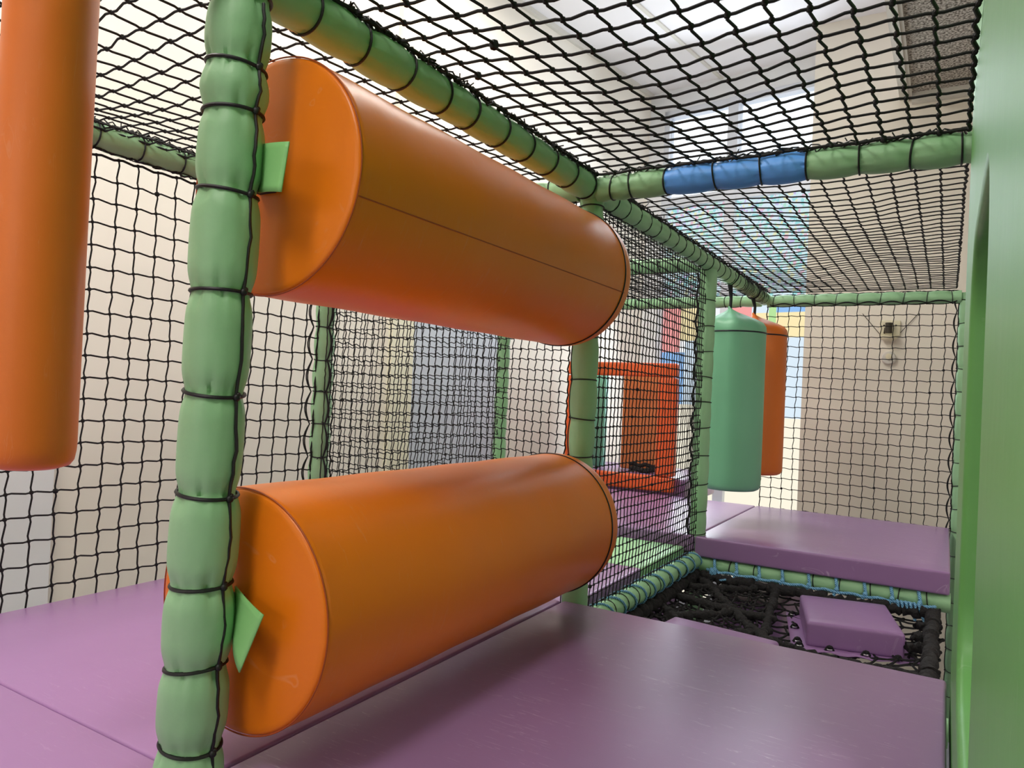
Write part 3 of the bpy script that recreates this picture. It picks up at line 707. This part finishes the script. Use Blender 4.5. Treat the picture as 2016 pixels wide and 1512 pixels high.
for x in xs:
    m = MB(); twist(m, ringpts((x, 3.445, -0.775), 0.0415, 'x', PI*0.55, PI*1.05, 10, 0.012)+[V((x-0.004, 3.395, -0.80)), V((x-0.012, 3.375, -0.850))], 0.0068)
    m.ball((x+0.004, 3.397, -0.783), 0.010, 8, 6); obj('rope_loop', m, 'rope_blue', t)
pts = []
for i in range(41):
    u = i/40; x = -0.93+0.92*u; pts.append((x, 3.393, -0.786-0.008*abs(math.sin(u*PI*9))))
m = MB(); twist(m, pts, 0.0066); obj('rope_line', m, 'rope_blue', t)
m = MB(); twist(m, [V((-0.15+q*0.0022, 3.384+0.012*math.cos(q*0.9), -0.797+0.014*math.sin(q*0.9))) for q in range(40)]+[V((-0.055, 3.375, -0.83)), V((-0.04, 3.36, -0.87))], 0.0055); obj('knot', m, 'rope_blue', t)
m = MB(); twist(m, [V((-0.91+q*0.001, 3.385+0.012*math.cos(q*1.1), -0.795+0.018*math.sin(q*1.1))) for q in range(30)]+[V((-0.86, 3.36, -0.82)), V((-0.83, 3.35, -0.81))], 0.005); obj('knot', m, 'rope_blue', t)

# black rope net: fat fleece ropes and a knotted mesh, hanging slightly
def pz(x, y):
    u = (x+1)/1.0; v = (y-2.12)/1.32
    return -0.815-0.06*math.sin(PI*max(0, min(1, u)))*math.sin(PI*max(0, min(1, v)))
t = thing('rope_net', (-0.5, 2.8, -0.90), 'sagging black rope net stretched over the pit behind the near mat', 'rope net')
def fat_rope(pts, r, seed):
    rn = random.Random(seed); P_ = [V(p) for p in pts]; out = []
    for i in range(len(P_)-1):
        n = max(2, int((P_[i+1]-P_[i]).length/0.012))
        for q in range(n):
            p = P_[i].lerp(P_[i+1], q/n); out.append(p+V((rn.uniform(-1, 1), rn.uniform(-1, 1), rn.uniform(-1, 1)))*r*0.26)
    out.append(P_[-1]); m = MB(); m.tube(out, [r*rn.uniform(0.72, 1.22) for _ in out], 12); return m
lines = [((-0.972, 2.2), (-0.972, 3.40)), ((-0.95, 3.385), (0.0, 3.385)), ((-0.02, 2.2), (-0.02, 3.38)), ((-0.95, 2.2), (0.0, 2.2)),
         ((-0.95, 3.36), (-0.52, 2.80)), ((-0.62, 3.38), (-0.54, 2.65)), ((-0.95, 3.02), (-0.56, 3.08)), ((-0.95, 2.85), (-0.45, 2.3)),
         ((-0.95, 2.45), (-0.55, 2.95)), ((-0.54, 2.85), (0.0, 2.60)), ((-0.07, 3.22), (0.0, 3.24)), ((-0.08, 3.08), (0.0, 3.10)), ((-0.09, 2.94), (0.0, 2.96)),
         ((-0.95, 3.20), (-0.70, 3.37)), ((-0.95, 2.62), (-0.70, 2.45)), ((-0.90, 2.75), (-0.72, 3.05))]
for i, (a, b) in enumerate(lines):
    pts = [(lerp(a[0], b[0], q/12), lerp(a[1], b[1], q/12), pz(lerp(a[0], b[0], q/12), lerp(a[1], b[1], q/12))-(0.0 if i < 4 else 0.01)) for q in range(13)]
    obj('thick_rope', fat_rope(pts, 0.023 if i < 4 else 0.017, i), 'rope_black', t)
m = MB(); rn = random.Random(3); N = 15; G = {}
for i in range(N+1):
    for j in range(N+5):
        x = -0.96+0.96*i/N+rn.uniform(-0.006, 0.006)+(0.012 if j % 2 else -0.012); y = 2.18+1.22*j/(N+4)+rn.uniform(-0.006, 0.006); G[i, j] = V((x, y, pz(x, y)-0.035+rn.uniform(-0.006, 0.006)))
for (i, j), p in G.items():
    m.ball(p, 0.0072, 6, 4)
    for d in ((1, 0), (0, 1)):
        q = G.get((i+d[0], j+d[1]))
        if q: m.tube([p, p.lerp(q, 0.5)+V((0, 0, -0.003)), q], 0.0042, 5)
o = obj('knotted_mesh', m, 'cord', t)
m = MB(); rn = random.Random(8); G = {}
for i in range(9):
    for j in range(24):
        x = -0.985+0.045*i+rn.uniform(-0.01, 0.01); y = 2.2+0.051*j+rn.uniform(-0.01, 0.01); G[i, j] = V((x, y, pz(x, y)-0.015+rn.uniform(-0.012, 0.012)))
for (i, j), p in G.items():
    m.ball(p, 0.009, 6, 4)
    for d in ((1, 0), (0, 1)):
        q = G.get((i+d[0], j+d[1]))
        if q: m.tube([p, p.lerp(q, 0.5)+V((0, 0, -0.006)), q], 0.0045, 5)
obj('knotted_mesh', m, 'rope_black', t)

m = MB(); m.rbox((-1.12, 2.20, FZ+0.002), (-1.06, 3.38, -0.80), 0.02); o = obj('foam_divider', m, 'purple_pad'); tag(o, 'purple padded divider below the low deck, left of the rope net', 'padded panel')
# purple foam steps tied on the rope net
def step_pad(label, cx_, cy_, z, sx, sy, h, rot, fl):
    t = thing('step_pad', (cx_, cy_, z), label, 'foam pad')
    cr, sr = math.cos(rot), math.sin(rot)
    def f(p): x, y = p.x-cx_, p.y-cy_; return V((cx_+cr*x-sr*y, cy_+sr*x+cr*y, p.z))
    m = MB(); m.rbox((cx_-sx/2, cy_-sy/2, z), (cx_+sx/2, cy_+sy/2, z+h), 0.012, 4, f, 0.004); obj('pad_block', m, 'purple_pad', t)
    m = MB(); rows = []
    X0, X1, Y0, Y1 = cx_-sx/2-fl, cx_+sx/2+fl, cy_-sy/2-fl, cy_+sy/2+fl
    for j in range(13):
        rows.append([f(V((lerp(X0, X1, i/16), lerp(Y0, Y1, j/12), z+0.002+0.004*math.sin(i*1.7)*math.cos(j*1.3)))) for i in range(17)])
    m.sheet(rows); o = obj('flange', m, 'purple_pad', t); md = o.modifiers.new('thick', 'SOLIDIFY'); md.thickness = 0.003
    gp = [(lerp(X0, X1, u), Y0+fl*0.45) for u in (0.06, 0.3, 0.58, 0.82)]+[(X1-fl*0.45, lerp(Y0, Y1, u)) for u in (0.14, 0.4, 0.66, 0.9)]+[(X0+fl*0.45, lerp(Y0, Y1, u)) for u in (0.15, 0.5, 0.85)]
    for (x, y) in gp:
        c = f(V((x, y, z+0.009))); m = MB()
        m.tube([c+V((math.cos(a)*0.0085, math.sin(a)*0.0085, 0)) for a in [2*PI*i/16 for i in range(16)]], 0.0028, 6, True); obj('grommet', m, 'grommet', t)
        m = MB(); m.tube([c+V((-0.014, -0.004, -0.006)), c+V((-0.006, 0, 0.008)), c+V((0.006, 0.004, 0.008)), c+V((0.012, 0.01, -0.006))], 0.005, 6); m.ball(c+V((0, 0, 0.006)), 0.009, 8, 5); obj('tie_knot', m, 'cord', t)
    return t
step_pad('purple foam step block with steel grommets tied on the black rope net', -0.298, 3.10, -0.885, 0.325, 0.40, 0.09, 0.22, 0.05)
step_pad('low purple foam pad half hidden behind the edge of the near mat', -0.62, 2.34, -0.815, 0.36, 0.24, 0.062, -0.12, 0.04)
m = MB(); m.rbox((-0.95, 2.2, FZ+0.001), (-0.30, 4.2, FZ+0.06), 0.02); o = obj('floor_mat', m, 'purple_pad'); tag(o, 'purple mat added on the hall floor to darken the view under the rope net', 'mat')  # added mat, darkens the bright floor below the rope net
m = MB(); m.rbox((-0.95, 3.55, FZ+0.062), (-0.62, 4.3, -0.95), 0.03); o = obj('foam_block', m, 'purple_pad'); tag(o, 'purple foam block on the floor below the rope net', 'foam block')

# ------------------------------------------------------------------ orange opening on the far side
t = thing('padded_opening_frame', (-1.96, 4.76, -0.64), 'square orange padded window frame seen through the dense side net', 'padded frame')
ya, yb = 4.73, 4.80
for nm, a, b in (('frame_rail', (-2.36, ya, 0.138), (-1.55, yb, 0.232)), ('frame_rail', (-2.36, ya, -0.635), (-1.55, yb, -0.535)),
                 ('frame_stile', (-2.36, ya, -0.53), (-2.20, yb, 0.134)), ('frame_stile', (-1.675, ya-0.004, -0.53), (-1.55, yb, 0.134))):
    m = MB(); m.rbox(a, b, 0.014, 3); obj(nm, m, 'orange_frame', t)
m = MB(); m.rbox((-2.45, 4.84, -0.72), (-1.5, 5.6, -0.55), 0.02, 3, None, 0.004); o = obj('floor_mat', m, 'purple'); tag(o, 'greyish purple mat inside the orange opening', 'mat')
m = MB(); m.rbox((-2.08, 5.10, -0.54), (-1.70, 5.16, 0.19), 0.014, 3); o = obj('foam_screen', m, 'screen'); tag(o, 'orange padded panel seen inside the orange opening', 'padded panel')
m = MB(); m.rbox((-2.42, 5.05, -0.54), (-2.2, 5.12, 0.19), 0.014, 3); o = obj('foam_screen', m, 'teal'); tag(o, 'teal padded panel at the left inside the orange opening', 'padded panel')
m = MB(); m.tube([(-1.95+0.03*i, 4.98+0.01*math.sin(i*2.1), -0.525+0.008*math.sin(i*1.3)) for i in range(9)], 0.018, 8); m.tube([(-1.97+0.03*i, 5.02, -0.495+0.008*math.sin(i*1.9)) for i in range(8)], 0.015, 8)
o = obj('coiled_rope', m, 'rope_black'); tag(o, 'dark rope lying on the mat inside the orange opening', 'rope')

# ------------------------------------------------------------------ right green padded panel with a tall slot
cu = bpy.data.curves.new('panel_outline', 'CURVE'); cu.dimensions = '2D'; cu.fill_mode = 'BOTH'; cu.extrude = 0.036; cu.bevel_depth = 0.012; cu.bevel_resolution = 3; cu.resolution_u = 12
def spline(pts):
    sp = cu.splines.new('POLY'); sp.points.add(len(pts)-1)
    for i, p in enumerate(pts): sp.points[i].co = (p[0], p[1], 0, 1)
    sp.use_cyclic_u = True
def rrect(y0, y1, z0, z1, r, n=10):
    out = []
    for cy_, cz_, a0 in ((y1-r, z1-r, 0), (y0+r, z1-r, PI/2), (y0+r, z0+r, PI), (y1-r, z0+r, 1.5*PI)):
        for i in range(n+1): a = a0+PI/2*i/n; out.append((cy_+r*math.cos(a), cz_+r*math.sin(a)))
    return out
spline(rrect(-0.40, 2.05, F0-0.10, 1.35, 0.05)); spline(rrect(0.86, 1.56, -0.50, 0.30, 0.16)[::-1])
co_ = bpy.data.objects.new('tmp', cu); COL.objects.link(co_)
dg = bpy.context.evaluated_depsgraph_get(); me = bpy.data.meshes.new_from_object(co_.evaluated_get(dg)); bpy.data.objects.remove(co_)
m = MB()
for v in me.vertices: m.v.append(V((0.030+0.048-v.co.z, v.co.x, v.co.y)))
for p in me.polygons: m.f.append(tuple(p.vertices)[::-1])
t = thing('padded_wall_panel', (0.078, 0.8, F0-0.10), 'tall green padded wall panel with an upright slot at the right edge of the photo', 'padded panel')
obj('foam_panel', m, 'green_panel', t)

# ------------------------------------------------------------------ alarm bell on the far wall
wy = 5.55
t = thing('alarm_bell', (-0.348, wy, 0.44), 'small ivory bell unit with stay wires high on the beige far wall', 'bell')
m = MB(); m.rbox((-0.41, wy-0.02, 0.485), (-0.285, wy-0.001, 0.59), 0.006, 2); obj('mounting_plate', m, 'ivory', t)
m = MB(); m.lathe((-0.352, wy-0.06, 0.50), (0, 0, 1), [(0, 0.001), (0.001, 0.022), (0.07, 0.022), (0.072, 0.001)], 16, False); m.tube([(-0.38, wy-0.03, 0.50), (-0.375, wy-0.035, 0.54)], 0.006, 6); obj('bell_motor', m, 'dark', t)
m = MB(); m.lathe((-0.350, wy-0.045, 0.445), (0, 0, 1), [(0, 0.001), (0.0, 0.02), (0.012, 0.045), (0.03, 0.055), (0.036, 0.055), (0.036, 0.048), (0.03, 0.001)], 24, False); obj('bell_dish', m, 'ivory', t)
for sx in (-1, 1):
    m = MB(); m.tube([(-0.35+sx*0.06, wy-0.012, 0.50), (-0.35+sx*0.17, wy-0.006, 0.64)], 0.0022, 5); obj('stay_wire', m, 'dark', t)
    m = MB(); m.ball((-0.348+sx*0.036, wy-0.022, 0.556), 0.006, 8, 5); obj('screw', m, 'dark', t)
t = thing('wall_sounder', (-0.348, wy, 0.29), 'round off-white sounder just below the bell unit', 'sounder')
m = MB(); m.lathe((-0.348, wy, 0.336), (0, -1, 0), [(0, 0.045), (0.02, 0.045), (0.03, 0.038), (0.032, 0.001)], 28, True); obj('housing', m, 'trim', t)
m = MB(); m.lathe((-0.348, wy-0.03, 0.345), (0, -1, 0), [(0, 0.02), (0.018, 0.018), (0.02, 0.001)], 20, True); obj('dial', m, 'ivory', t)

for o in bpy.data.objects:
    if '_w' in o: del o['_w']
